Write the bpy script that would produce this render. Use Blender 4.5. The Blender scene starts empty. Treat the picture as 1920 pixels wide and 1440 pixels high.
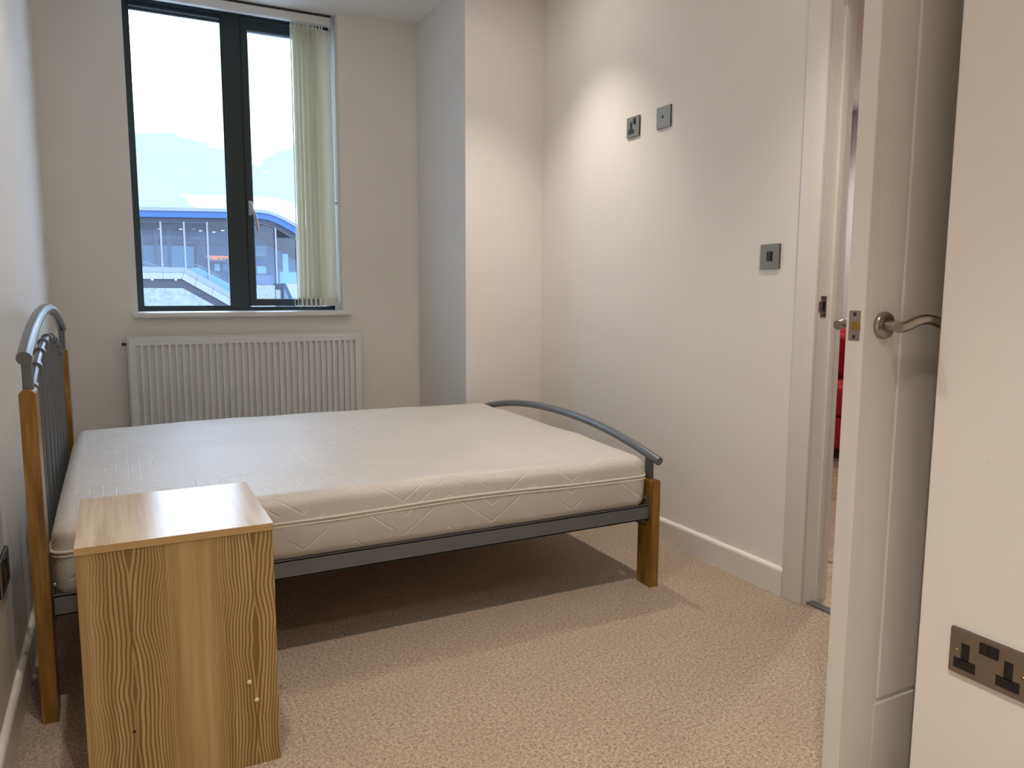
import bpy, bmesh, math, random
from mathutils import Vector, Matrix, noise as mnoise
random.seed(7)
sc = bpy.context.scene
COL = sc.collection
R = math.radians

# ------------------------------------------------------------------ camera
def cam_basis(yaw, pitch, roll):
    cy, sy, cp, sp = math.cos(yaw), math.sin(yaw), math.cos(pitch), math.sin(pitch)
    fwd = Vector((sy*cp, cy*cp, -sp)); right = Vector((cy, -sy, 0)); up = right.cross(fwd)
    c, s = math.cos(roll), math.sin(roll)
    return c*right + s*up, -s*right + c*up, fwd
r_, u_, f_ = cam_basis(R(27.2937), R(6.9652), R(.2027))
cd = bpy.data.cameras.new('camera'); cam = bpy.data.objects.new('camera', cd); COL.objects.link(cam)
cd.sensor_fit = 'HORIZONTAL'; cd.sensor_width = 36; cd.lens = 27.0; cd.clip_start = .02; cd.clip_end = 2000
m = Matrix.Identity(4)
for i in range(3):
    m[i][0] = r_[i]; m[i][1] = u_[i]; m[i][2] = -f_[i]
m[0][3], m[1][3], m[2][3] = 0, 0, 1.07
cam.matrix_world = m
sc.camera = cam

# ------------------------------------------------------------------ view + world
sc.view_settings.view_transform = 'Standard'; sc.view_settings.look = 'None'
sc.view_settings.gamma = 1; sc.view_settings.use_curve_mapping = False
sc.view_settings.exposure = 0.0
SKY = 1.0
wd = bpy.data.worlds.new('sky'); sc.world = wd; wd.use_nodes = True
wt = wd.node_tree; wt.nodes.clear()
def wn(t): return wt.nodes.new(t)
wo = wn('ShaderNodeOutputWorld'); wb = wn('ShaderNodeBackground'); tc = wn('ShaderNodeTexCoord')
mp = wn('ShaderNodeMapping'); mp.inputs['Scale'].default_value = (1, 1, 2.6); mp.inputs['Location'].default_value = (.74, 1.45, 1.70)
nz = wn('ShaderNodeTexNoise'); nz.inputs['Scale'].default_value = 4.2; nz.inputs['Detail'].default_value = 6; nz.inputs['Roughness'].default_value = .5
cr = wn('ShaderNodeValToRGB'); cr.color_ramp.elements[0].position = .43; cr.color_ramp.elements[1].position = .54
cr.color_ramp.elements[0].color = (.85, 1.45, 1.65, 1); cr.color_ramp.elements[1].color = (5.5, 6.6, 8.7, 1)
wt.links.new(tc.outputs['Generated'], mp.inputs[0]); wt.links.new(mp.outputs[0], nz.inputs['Vector'])
wt.links.new(nz.outputs['Fac'], cr.inputs[0]); wt.links.new(cr.outputs[0], wb.inputs[0]); wb.inputs[1].default_value = SKY
wt.links.new(wb.outputs[0], wo.inputs[0])
LAMP_W = 56.0            # power of one ceiling downlight
LAMP_COL = (1.0, .89, .77)
SPILL = .030             # share of a lamp's power thrown wide of its beam

# ------------------------------------------------------------------ material helpers
def hexc(r, g, b):
    f = lambda c: ((c/255+.055)/1.055)**2.4 if c/255 > .04045 else c/255/12.92
    return (f(r), f(g), f(b), 1)
class NT:
    def __init__(s, name):
        s.m = bpy.data.materials.new(name); s.m.use_nodes = True; s.t = s.m.node_tree
        s.b = s.t.nodes['Principled BSDF']
    def n(s, t, **k):
        x = s.t.nodes.new(t)
        for a, v in k.items(): setattr(x, a, v)
        return x
    def l(s, a, b): s.t.links.new(a, b)
    def math(s, op, a, b=None, c=None, clamp=False):
        x = s.n('ShaderNodeMath', operation=op); x.use_clamp = clamp
        for i, v in enumerate((a, b, c)):
            if v is None: continue
            if isinstance(v, (int, float)): x.inputs[i].default_value = v
            else: s.l(v, x.inputs[i])
        return x.outputs[0]
    def mix(s, fac, a, b):
        x = s.n('ShaderNodeMix', data_type='RGBA')
        for i, v in ((0, fac), (6, a), (7, b)):
            if isinstance(v, (int, float, tuple)): x.inputs[i].default_value = v
            else: s.l(v, x.inputs[i])
        return x.outputs[2]
    def noise(s, vec, scale, detail=2, rough=.5, sc3=None):
        if sc3:
            mp = s.n('ShaderNodeMapping'); mp.inputs['Scale'].default_value = sc3; s.l(vec, mp.inputs[0]); vec = mp.outputs[0]
        x = s.n('ShaderNodeTexNoise'); x.inputs['Scale'].default_value = scale; x.inputs['Detail'].default_value = detail
        x.inputs['Roughness'].default_value = rough; s.l(vec, x.inputs['Vector']); return x.outputs['Fac']
    def ramp(s, fac, *stops):
        x = s.n('ShaderNodeValToRGB'); e = x.color_ramp.elements
        while len(e) < len(stops): e.new(.5)
        for q, (p, c) in zip(e, stops): q.position = p; q.color = c
        s.l(fac, x.inputs[0]); return x.outputs[0]
    def bump(s, h, strength=.3, dist=.01):
        x = s.n('ShaderNodeBump'); x.inputs['Strength'].default_value = strength; x.inputs['Distance'].default_value = dist
        s.l(h, x.inputs['Height']); s.l(x.outputs[0], s.b.inputs['Normal'])
    def obj(s): return s.n('ShaderNodeTexCoord').outputs['Object']
    def geo(s): return s.n('ShaderNodeNewGeometry').outputs['Position']
def plain(name, col, rough=.5, metal=0, var=.04, scale=30, bump=0, spec=.5, coat=0):
    k = NT(name); b = k.b
    p = k.obj(); f = k.noise(p, scale, 3)
    lo = tuple(c*(1-var) for c in col[:3])+(1,); hi = tuple(min(1, c*(1+var)) for c in col[:3])+(1,)
    k.l(k.mix(f, lo, hi), b.inputs['Base Color'])
    b.inputs['Roughness'].default_value = rough; b.inputs['Metallic'].default_value = metal
    b.inputs['Specular IOR Level'].default_value = spec; b.inputs['Coat Weight'].default_value = coat
    if bump: k.bump(k.noise(p, scale*8, 2), bump, .002)
    return k.m
def glow(name, col, strength):
    k = NT(name); b = k.b
    b.inputs['Base Color'].default_value = col; b.inputs['Emission Color'].default_value = col; b.inputs['Emission Strength'].default_value = strength
    return k.m
def paint(name, col, rough=.6):
    k = NT(name); b = k.b; p = k.geo()
    f = k.noise(p, 1.3, 4); lo = tuple(c*.975 for c in col[:3])+(1,); hi = tuple(min(1, c*1.02) for c in col[:3])+(1,)
    base = k.mix(f, lo, hi)
    sp = k.noise(p, 34, 1); sp = k.math('GREATER_THAN', sp, .80)
    base = k.mix(k.math('MULTIPLY', sp, .25), base, tuple(c*.7 for c in col[:3])+(1,))
    k.l(base, b.inputs['Base Color']); b.inputs['Roughness'].default_value = rough; b.inputs['Specular IOR Level'].default_value = .3
    k.bump(k.noise(p, 260, 2), .06, .002)
    return k.m

M = {}
M['wall'] = paint('wall_paint', (.85, .825, .785, 1), .7)
M['ceiling'] = paint('ceiling_paint', (.86, .855, .835, 1), .8)
M['gloss'] = paint('satin_white_paint', (.80, .765, .72, 1), .38)
M['door'] = paint('door_paint', (.72, .695, .65, 1), .42)
M['radiator'] = plain('radiator_enamel', (.76, .77, .77, 1), .35, 0, .01)
M['sill'] = plain('sill_board', (.82, .81, .80, 1), .25, 0, .01)
M['frame'] = plain('anthracite_frame', (.018, .032, .036, 1), .45, 0, .1)
M['seal'] = plain('black_gasket', (.006, .007, .009, 1), .6)
M['bead'] = plain('grey_glazing_bead', (.20, .26, .32, 1), .4)
M['steel'] = plain('silver_powder_steel', (.145, .158, .175, 1), .30, .35, .03)
M['steel_d'] = plain('dark_steel', (.045, .046, .05, 1), .45, .4, .05)
M['chrome'] = plain('brushed_nickel', (.42, .38, .32, 1), .28, 1, .04, 90)
M['plate'] = plain('brushed_plate', (.265, .23, .182, 1), .40, .85, .04, 60)
M['black'] = plain('black_plastic', (.006, .006, .007, 1), .4)
M['brass'] = plain('brass_latch', (.45, .27, .08, 1), .3, 1)
M['white'] = plain('white_plastic', (.80, .79, .76, 1), .4, 0, .02)
M['handle_grey'] = plain('grey_window_handle', (.42, .42, .43, 1), .35, .6)

def mat_carpet():
    k = NT('beige_carpet'); b = k.b; p = k.geo()
    a = k.noise(p, 260, 2, .6); c = k.noise(p, 110, 3, .6); d = k.noise(p, 5, 3)
    f = k.math('ADD', k.math('MULTIPLY', a, .55), k.math('MULTIPLY', c, .45))
    col = k.ramp(f, (.36, (.16, .115, .078, 1)), (.46, (.40, .305, .225, 1)), (.55, (.56, .44, .335, 1)), (.66, (.78, .65, .52, 1)))
    col2 = k.mix(k.math('MULTIPLY', k.math('SUBTRACT', d, .35, clamp=True), .5), col, (.30, .21, .14, 1))
    k.l(col2, b.inputs['Base Color']); b.inputs['Roughness'].default_value = .95; b.inputs['Specular IOR Level'].default_value = .1
    b.inputs['Sheen Weight'].default_value = .15
    k.bump(f, .9, .012)
    return k.m
M['carpet'] = mat_carpet()

def mat_postwood():
    k = NT('honey_pine'); b = k.b; p = k.obj()
    n = k.noise(p, 9, 4, .6, (5, 5, .6)); n2 = k.noise(p, 60, 2, .6, (1.5, 1.5, .05))
    f = k.math('ADD', k.math('MULTIPLY', n, .6), k.math('MULTIPLY', n2, .4))
    col = k.ramp(f, (.3, (.085, .034, .003, 1)), (.5, (.245, .118, .016, 1)), (.7, (.42, .24, .055, 1)))
    v = k.n('ShaderNodeTexVoronoi'); v.inputs['Scale'].default_value = 9; k.l(p, v.inputs['Vector'])
    kn = k.math('LESS_THAN', v.outputs['Distance'], .06)
    k.l(k.mix(k.math('MULTIPLY', kn, .6), col, (.14, .05, .012, 1)), b.inputs['Base Color'])
    b.inputs['Roughness'].default_value = .38; b.inputs['Coat Weight'].default_value = .08; b.inputs['Coat Roughness'].default_value = .2
    return k.m
M['post'] = mat_postwood()

def mat_pine(name, top=False):
    """pine-print laminate: straight grain lines with two flame figures"""
    k = NT(name); b = k.b; p = k.obj()
    sx = k.n('ShaderNodeSeparateXYZ'); k.l(p, sx.inputs[0])
    u = sx.outputs['X']
    if top:
        n = k.noise(p, 10, 4, .6, (3.5, .25, 1)); n2 = k.noise(p, 55, 2, .5, (1.6, .05, 1))
        f = k.math('ADD', k.math('MULTIPLY', n, .6), k.math('MULTIPLY', n2, .4))
        col = k.ramp(f, (.32, (.47, .365, .25, 1)), (.5, (.60, .49, .36, 1)), (.68, (.70, .60, .46, 1)))
        k.l(col, b.inputs['Base Color']); b.inputs['Roughness'].default_value = .20; b.inputs['Specular IOR Level'].default_value = .29
        b.inputs['Coat Weight'].default_value = 0; b.inputs['Coat Roughness'].default_value = .1
        return k.m
    sway = k.noise(p, 3.2, 2, .4, (.5, 1, .8)); pock = k.noise(p, 5.5, 2, .45, (1.2, 1, .95)); fine = k.noise(p, 30, 2, .5, (1, 1, .5))
    e = k.math('ADD', u, k.math('MULTIPLY', k.math('SUBTRACT', sway, .5), .017))
    d1 = k.math('ABSOLUTE', k.math('SUBTRACT', e, -.100)); d2 = k.math('ABSOLUTE', k.math('SUBTRACT', e, .146))
    d = k.math('MINIMUM', d1, d2)
    dd = k.math('ADD', d, k.math('ADD', k.math('MULTIPLY', k.math('SUBTRACT', pock, .52), .046), k.math('MULTIPLY', k.math('SUBTRACT', fine, .5), .003)))
    dd = k.math('MAXIMUM', dd, 0.0)
    # ring count: wide pockets at the axis, tight rings further out
    ph = k.math('MULTIPLY', k.math('POWER', dd, 1.22), 250*2*math.pi)
    s = k.math('COSINE', k.math('ADD', ph, 2.2)); s = k.math('MULTIPLY_ADD', s, .5, .5)
    s = k.math('POWER', s, 2.0)
    s = k.math('MAXIMUM', s, k.math('MULTIPLY', k.math('LESS_THAN', dd, .0012), .8))
    fade = k.math('SUBTRACT', 1.0, k.math('MULTIPLY', k.math('SUBTRACT', d, .045, clamp=True), 22), clamp=True)
    fade = k.math('MULTIPLY_ADD', fade, .85, .12)
    lines = k.math('MULTIPLY', s, fade)
    soft = k.noise(p, 12, 3, .6, (4, 1, .12))
    base = k.ramp(soft, (.3, (.33, .215, .09, 1)), (.55, (.45, .31, .145, 1)), (.7, (.51, .37, .19, 1)))
    col = k.mix(k.math('MULTIPLY', lines, .95), base, (.15, .07, .008, 1))
    k.l(col, b.inputs['Base Color']); b.inputs['Roughness'].default_value = .45; b.inputs['Specular IOR Level'].default_value = .35
    return k.m
M['pine'] = mat_pine('pine_print_panel'); M['pine_top'] = mat_pine('pine_print_top', True)
M['pine_edge'] = plain('pine_edge_band', (.46, .30, .13, 1), .45, 0, .1, 60)

def mat_mattress():
    k = NT('quilted_ticking'); b = k.b
    uv = k.n('ShaderNodeUVMap'); uv.uv_map = 'UVMap'
    sx = k.n('ShaderNodeSeparateXYZ'); k.l(uv.outputs[0], sx.inputs[0]); u, v = sx.outputs[0], sx.outputs[1]
    p = k.obj()
    def tri(x, per):   # triangle wave 0..1
        a = k.math('FRACT', k.math('DIVIDE', x, per)); return k.math('ABSOLUTE', k.math('MULTIPLY_ADD', a, 2, -1))
    def line(val, wdt):  # 1 on |val|<wdt
        return k.math('SUBTRACT', 1.0, k.math('DIVIDE', k.math('ABSOLUTE', val), wdt), clamp=True)
    def near(x, per, wdt):
        f = k.math('FRACT', k.math('DIVIDE', x, per)); f = k.math('MULTIPLY', k.math('SUBTRACT', f, .5), per); return line(f, wdt)
    # zigzags running along the length, repeated across; interrupted every other band
    z1 = k.math('ADD', v, k.math('MULTIPLY', tri(u, .30), .11))
    z2 = k.math('SUBTRACT', v, k.math('MULTIPLY', tri(k.math('ADD', u, .15), .30), .11))
    m1 = k.math('GREATER_THAN', k.noise(uv.outputs[0], 7, 0), .44); m2 = k.math('GREATER_THAN', k.noise(uv.outputs[0], 9, 1), .53)
    L1 = k.math('MULTIPLY', near(z1, .105, .0045), m1)
    L2 = k.math('MULTIPLY', near(z2, .21, .0045), m2)
    m3 = k.math('GREATER_THAN', k.noise(uv.outputs[0], 6, 1), .55)
    L3 = k.math('MULTIPLY', k.math('MULTIPLY', near(u, .034, .003), m3), .35)
    # curl motif from warped rings
    wv = k.n('ShaderNodeTexVoronoi'); wv.inputs['Scale'].default_value = 4.3; k.l(uv.outputs[0], wv.inputs['Vector'])
    rg = k.math('MULTIPLY', near(wv.outputs['Distance'], .055, .006), k.math('LESS_THAN', wv.outputs['Distance'], .13))
    h = k.math('MAXIMUM', k.math('MAXIMUM', L1, L2), k.math('MAXIMUM', L3, k.math('MULTIPLY', rg, .5)))
    soft = k.noise(p, 6, 4); fine = k.noise(p, 420, 2)
    base = k.mix(soft, (.52, .495, .45, 1), (.59, .565, .525, 1))
    col = k.mix(k.math('MULTIPLY', h, .85), base, (.74, .71, .645, 1))
    k.l(col, b.inputs['Base Color']); b.inputs['Roughness'].default_value = .5; b.inputs['Specular IOR Level'].default_value = .8
    b.inputs['Coat Weight'].default_value = .35; b.inputs['Coat Roughness'].default_value = .5; b.inputs['Coat IOR'].default_value = 1.55
    wr = k.noise(p, 16, 3, .6, (1, 2.2, 1))
    hh = k.math('ADD', k.math('MULTIPLY', h, -.55), k.math('ADD', k.math('MULTIPLY', fine, .10), k.math('MULTIPLY', wr, .55)))
    k.bump(hh, .38, .012)
    return k.m
M['mattress'] = mat_mattress()
M['piping'] = plain('mattress_piping', (.70, .65, .57, 1), .8, 0, .05)

def mat_glass(name, tint=(.96, .985, 1, 1)):
    k = NT(name); t = k.t; t.nodes.remove(k.b)
    o = [x for x in t.nodes if x.type == 'OUTPUT_MATERIAL'][0]
    tr = k.n('ShaderNodeBsdfTransparent'); tr.inputs[0].default_value = tint
    g = k.n('ShaderNodeBsdfGlossy'); g.inputs['Roughness'].default_value = .02
    fr = k.n('ShaderNodeLayerWeight'); fr.inputs['Blend'].default_value = .5
    fac = k.math('MULTIPLY_ADD', k.math('POWER', fr.outputs['Facing'], 5.0), .7, .025)
    mx = k.n('ShaderNodeMixShader'); k.l(fac, mx.inputs[0]); k.l(tr.outputs[0], mx.inputs[1]); k.l(g.outputs[0], mx.inputs[2])
    k.l(mx.outputs[0], o.inputs[0]); return k.m
M['glass'] = mat_glass('window_glass')
M['far_glass'] = mat_glass('station_glass', (.78, .88, .97, 1))
def mat_fabric_blind():
    k = NT('cream_blind_fabric'); b = k.b; t = k.t
    p = k.obj(); f = k.noise(p, 200, 2)
    b.inputs['Roughness'].default_value = .9
    k.l(k.mix(f, (.86, .84, .74, 1), (.92, .90, .80, 1)), b.inputs['Base Color'])
    o = [x for x in t.nodes if x.type == 'OUTPUT_MATERIAL'][0]
    tl = k.n('ShaderNodeBsdfTranslucent'); tl.inputs[0].default_value = (.92, .90, .79, 1)
    mx = k.n('ShaderNodeMixShader'); mx.inputs[0].default_value = .5
    k.l(b.outputs[0], mx.inputs[1]); k.l(tl.outputs[0], mx.inputs[2]); k.l(mx.outputs[0], o.inputs[0]); return k.m
M['blind'] = mat_fabric_blind()

# ------------------------------------------------------------------ mesh helpers
def bm_box(bm, x0, x1, y0, y1, z0, z1, bevel=0, seg=2):
    b2 = bmesh.new(); bmesh.ops.create_cube(b2, size=1)
    for v in b2.verts:
        v.co = Vector(((x0+x1)/2+v.co.x*(x1-x0), (y0+y1)/2+v.co.y*(y1-y0), (z0+z1)/2+v.co.z*(z1-z0)))
    if bevel: bmesh.ops.bevel(b2, geom=b2.edges[:], offset=bevel, segments=seg, affect='EDGES', profile=.6)
    join(bm, b2)
def join(bm, b2, mat=None):
    if mat: bmesh.ops.transform(b2, matrix=mat, verts=b2.verts[:])
    me = bpy.data.meshes.new('t'); b2.to_mesh(me); b2.free(); bm.from_mesh(me); bpy.data.meshes.remove(me)
def bm_tube(bm, pts, r, n=12, caps=True):
    pts = [Vector(p) for p in pts]; rs = r if isinstance(r, (list, tuple)) else [r]*len(pts)
    prev = None; rings = []
    for i, p in enumerate(pts):
        d = (pts[min(i+1, len(pts)-1)]-pts[max(i-1, 0)]).normalized()
        if prev is None:
            a = Vector((0, 0, 1)) if abs(d.z) < .9 else Vector((1, 0, 0)); s = d.cross(a).normalized()
        else:
            s = (prev - d*prev.dot(d)).normalized()
        prev = s; t = d.cross(s)
        rings.append([bm.verts.new(p+(s*math.cos(q)+t*math.sin(q))*rs[i]) for q in [2*math.pi*j/n for j in range(n)]])
    for a, b in zip(rings, rings[1:]):
        for j in range(n): bm.faces.new((a[j], a[(j+1) % n], b[(j+1) % n], b[j]))
    if caps:
        bm.faces.new(rings[0][::-1]); bm.faces.new(rings[-1])
def bm_prism(bm, poly, axis, a, b):
    """polygon in the two other axes, extruded from a to b along axis (0=x,1=y,2=z)"""
    def P(q, v):
        c = list(q); c.insert(axis, v); return Vector(c)
    lo = [bm.verts.new(P(q, a)) for q in poly]; hi = [bm.verts.new(P(q, b)) for q in poly]
    n = len(poly)
    bm.faces.new(lo); bm.faces.new(hi[::-1])
    for i in range(n): bm.faces.new((lo[i], hi[i], hi[(i+1) % n], lo[(i+1) % n]))
def bm_lathe(bm, prof, n=24, axis='Z', at=(0, 0, 0)):
    """prof: list of (radius, height)"""
    b2 = bmesh.new(); rings = []
    for r, h in prof:
        rings.append([b2.verts.new((r*math.cos(2*math.pi*j/n), r*math.sin(2*math.pi*j/n), h)) for j in range(n)])
    for a, b in zip(rings, rings[1:]):
        for j in range(n): b2.faces.new((a[j], a[(j+1) % n], b[(j+1) % n], b[j]))
    b2.faces.new(rings[0][::-1]); b2.faces.new(rings[-1])
    rot = {'Z': Matrix.Identity(4), '-Y': Matrix.Rotation(R(90), 4, 'X'), 'X': Matrix.Rotation(R(90), 4, 'Y'), '-X': Matrix.Rotation(R(-90), 4, 'Y'), '-Z': Matrix.Rotation(R(180), 4, 'X'), 'Y': Matrix.Rotation(R(-90), 4, 'X')}[axis]
    join(bm, b2, Matrix.Translation(at) @ rot)
def obj(name, bm, mat, parent=None, loc=None, smooth=None, label=None):
    bmesh.ops.remove_doubles(bm, verts=bm.verts[:], dist=1e-6)
    bmesh.ops.recalc_face_normals(bm, faces=bm.faces[:])
    me = bpy.data.meshes.new(name)
    if loc is not None:
        L = Vector(loc)
        for v in bm.verts: v.co -= L
    bm.to_mesh(me); bm.free()
    if isinstance(mat, str): mat = M[mat]
    me.materials.append(mat)
    if smooth is not None:
        for p in me.polygons: p.use_smooth = True
        try: me.set_sharp_from_angle(angle=R(smooth))
        except Exception: pass
    o = bpy.data.objects.new(name, me); COL.objects.link(o)
    if loc is not None: o.location = loc
    if parent is not None: o.parent = parent
    if label: o['label'] = label
    return o
def box(name, dims, mat, parent=None, bevel=0, **k):
    bm = bmesh.new(); bm_box(bm, *dims, bevel=bevel); return obj(name, bm, mat, parent, **k)
def tube(name, pts, r, mat, parent=None, n=12, smooth=40, **k):
    bm = bmesh.new(); bm_tube(bm, pts, r, n); return obj(name, bm, mat, parent, smooth=smooth, **k)
def thing(name, label, cat, loc=(0, 0, 0), rotz=0, group=None, kind=None):
    o = bpy.data.objects.new(name, None); COL.objects.link(o); o.location = loc; o.rotation_euler = (0, 0, rotz); o.empty_display_size = .1
    tag(o, label, cat, group, kind); return o
def tag(o, label=None, cat=None, group=None, kind=None):
    for k, v in (('label', label), ('category', cat), ('group', group), ('kind', kind)):
        if v: o[k] = v
    return o
def struct(o, label, cat='structure'): return tag(o, label, cat, None, 'structure')

# ------------------------------------------------------------------ dimensions (metres)
XL, XR = -.27, 2.053        # left / right walls
YW = 4.329                  # window wall
YP, XP = 3.641, 1.610       # boxed pier face and side
XN, YN = 1.375, .914        # near wall on the right: face and end
YF = -.75                   # wall behind
ZC = 2.56
WX0, WX1, WZ0 = .107, 1.156, .948   # window opening
DY0, DY1 = .984, 1.79       # doorway
YFR = 4.52                  # window frame front plane

# ------------------------------------------------------------------ shell
struct(box('floor', (XL-.1, XR+.02, YF-.1, YW+.1, -.12, 0), 'carpet'), 'beige flecked carpet covering the bedroom floor', 'floor')
struct(box('ceiling', (XL-.15, XR+.13, YF-.15, YW+.45, ZC, ZC+.15), 'ceiling'), 'white painted bedroom ceiling', 'ceiling')
struct(box('wall_left', (XL-.15, XL, YF-.15, YW+.3, -.12, ZC), 'wall'), 'plain off-white wall behind the headboard', 'wall')
bm = bmesh.new()
bm_box(bm, XL, WX0, YW, YW+.3, -.12, ZC); bm_box(bm, WX1, XP, YW, YW+.3, -.12, ZC); bm_box(bm, WX0, WX1, YW, YW+.3, -.12, WZ0-.022)
struct(obj('wall_back', bm, 'wall'), 'off-white wall around the dark framed window', 'wall')
struct(box('wall_corner', (XP, XR+.12, YP, YW+.3, -.12, ZC), 'wall', bevel=.003), 'boxed-out pier in the corner right of the radiator', 'wall')
bm = bmesh.new()
bm_box(bm, XR, XR+.11, DY1+.02, YP, -.12, ZC); bm_box(bm, XR, XR+.11, DY0-.02, DY1+.02, 2.06, ZC); bm_box(bm, XR, XR+.11, YN, DY0-.02, -.12, ZC)
struct(obj('wall_right', bm, 'wall'), 'off-white wall carrying sockets and the doorway', 'wall')
struct(box('wall_near', (XN, XR+.12, YF-.15, YN, -.12, ZC), 'wall', bevel=.003), 'off-white projecting wall beside the open door', 'wall')
struct(box('wall_front', (XL, XN, YF-.15, YF, -.12, ZC), 'wall'), 'off-white wall behind the viewer', 'wall')

def skirting(name, poly_from, poly_to, nrm, label):
    """board between two floor points, thickness towards nrm"""
    a, b, n = Vector(poly_from+(0,)), Vector(poly_to+(0,)), Vector(nrm+(0,))
    prof = [(0, 0), (.0155, 0), (.0155, .088), (.0135, .094), (.009, .0985), (0, .1)]
    bm = bmesh.new()
    A = [bm.verts.new(a+n*t+Vector((0, 0, h))) for t, h in prof]; B = [bm.verts.new(b+n*t+Vector((0, 0, h))) for t, h in prof]
    bm.faces.new(A); bm.faces.new(B[::-1])
    for i in range(len(prof)): j = (i+1) % len(prof); bm.faces.new((A[i], B[i], B[j], A[j]))
    struct(obj(name, bm, 'gloss'), label, 'baseboard')
skirting('baseboard_right', (XR, DY1+.085), (XR, YP), (-1, 0), 'white painted baseboard along the socket wall')
skirting('baseboard_corner', (XP, YP), (XR-.016, YP), (0, -1), 'white painted baseboard along the pier face')
skirting('baseboard_back', (XL+.016, YW), (XP, YW), (0, -1), 'white painted baseboard under the radiator')
skirting('baseboard_left', (XL, YF), (XL, YW), (1, 0), 'white painted baseboard behind the headboard')
skirting('baseboard_near', (XN, YF), (XN, YN), (-1, 0), 'white painted baseboard on the projecting wall')

# ------------------------------------------------------------------ downlights
def downlight(x, y, label, power=LAMP_W, zc=ZC, cone=92, beam=1.0):
    t = thing('downlight', label, 'downlight', (x, y, zc), group='recessed ceiling downlights')
    bm = bmesh.new(); bm_lathe(bm, [(.030, 0), (.030, .004), (.041, .006), (.044, .002), (.044, 0)], 24, '-Z'); obj('bezel', bm, 'chrome', t, smooth=40)
    bm = bmesh.new(); bm_lathe(bm, [(.028, .0012), (.026, .0022)], 24, '-Z'); obj('lens', bm, lens, t)
    ld = bpy.data.lights.new('downlight_beam', 'SPOT'); ld.energy = power*beam; ld.color = LAMP_COL; ld.spot_size = R(cone); ld.spot_blend = 1.0; ld.shadow_soft_size = .022
    lo = bpy.data.objects.new('downlight_beam', ld); COL.objects.link(lo); lo.parent = t; lo.location = (0, 0, -.012)
    ad = bpy.data.lights.new('downlight_spill', 'AREA'); ad.shape = 'DISK'; ad.size = .05; ad.energy = power*SPILL; ad.color = LAMP_COL
    ao = bpy.data.objects.new('downlight_spill', ad); COL.objects.link(ao); ao.parent = t; ao.location = (0, 0, -.008)
lens = glow('lamp_lens', (1, .86, .70, 1), 6)
downlight(1.61, 3.06, 'ceiling downlight in the corner above the foot of the bed', beam=1.08)
downlight(.14, 2.90, 'ceiling downlight above the headboard', LAMP_W*.4, beam=.6)
downlight(1.61, 1.34, 'ceiling downlight in front of the doorway', beam=1.25)
downlight(.14, 1.34, 'ceiling downlight above the bedside cabinet', beam=.8, cone=112)
downlight(.25, .12, 'ceiling downlight just above the viewer', beam=2.5, cone=96)

# ------------------------------------------------------------------ window
win = thing('window_1', 'dark grey framed two-light window with opening right sash', 'window', (.63, YFR, WZ0), kind='structure')
def W(name, d, mat, parent=win, bevel=0, **k):
    bm = bmesh.new(); bm_box(bm, *d, bevel=bevel); bmesh.ops.translate(bm, verts=bm.verts[:], vec=Vector((-.63, -YFR, -WZ0)) if parent is win else Vector((-.63, -YFR, -WZ0)))
    return obj(name, bm, mat, parent, **k)
F0, F1 = YFR, YFR+.07
FT = 2.545
W('frame_stile', (WX0, .137, F0, F1, WZ0, FT), 'frame'); W('frame_stile', (1.128, WX1, F0, F1, WZ0, FT), 'frame')
W('frame_rail', (.137, 1.128, F0, F1, WZ0, .972), 'frame'); W('frame_rail', (.137, 1.128, F0, F1, 2.515, FT), 'frame')
W('mullion', (.585, .676, F0, F1, .972, 2.515), 'frame')
# fixed light: bead + pane
for d in ((.137, .143, F0+.012, F0+.03, .972, 2.515), (.577, .585, F0+.012, F0+.03, .972, 2.515), (.143, .577, F0+.012, F0+.03, .972, .980), (.143, .577, F0+.012, F0+.03, 2.480, 2.515)):
    W('glazing_bead', d, 'frame')
W('glazing_strip', (.143, .577, F0+.009, F0+.013, 2.492, 2.500), 'bead')
W('pane', (.138, .584, F0+.030, F0+.036, .973, 2.514), 'glass')
# opening sash
sash = W('sash', (.676, .680, F0-.004, F0+.05, .972, 2.515), 'seal')
def S(name, d, mat='frame'):
    return W(name, d, mat, sash)
S('sash_stile', (.680, .712, F0-.006, F0+.05, .978, 2.508)); S('sash_stile', (1.090, 1.126, F0-.006, F0+.05, .978, 2.508))
S('sash_rail', (.712, 1.090, F0-.006, F0+.05, .978, 1.012)); S('sash_rail', (.712, 1.090, F0-.006, F0+.05, 2.462, 2.508))
S('pane', (.711, 1.091, F0+.028, F0+.034, 1.011, 2.463), 'glass')
S('glazing_bead', (.712, .717, F0+.004, F0+.028, 1.012, 2.462), 'bead'); S('glazing_bead', (.717, 1.09, F0+.004, F0+.028, 2.452, 2.462), 'bead'); S('glazing_bead', (.717, 1.09, F0+.004, F0+.028, 1.012, 1.017), 'bead')
# handle: backplate, hub and cranked blade
bm = bmesh.new(); bm_box(bm, .686, .704, F0-.016, F0-.006, 1.475, 1.555, bevel=.004); bmesh.ops.translate(bm, verts=bm.verts[:], vec=(-.63, -YFR, -WZ0)); h_ = obj('handle_plate', bm, 'handle_grey', win, smooth=40)
bm = bmesh.new(); bm_tube(bm, [(.695, F0-.012, 1.535), (.695, F0-.040, 1.535)], .010, 14)
bm_tube(bm, [(.695, F0-.040, 1.548), (.695, F0-.042, 1.53), (.700, F0-.046, 1.505), (.712, F0-.05, 1.48), (.722, F0-.052, 1.44), (.726, F0-.052, 1.405), (.727, F0-.05, 1.39)], [.008, .011, .0095, .009, .0085, .0075, .005], 12)
bmesh.ops.translate(bm, verts=bm.verts[:], vec=(-.63, -YFR, -WZ0)); obj('handle_lever', bm, 'handle_grey', h_, smooth=50)
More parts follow.
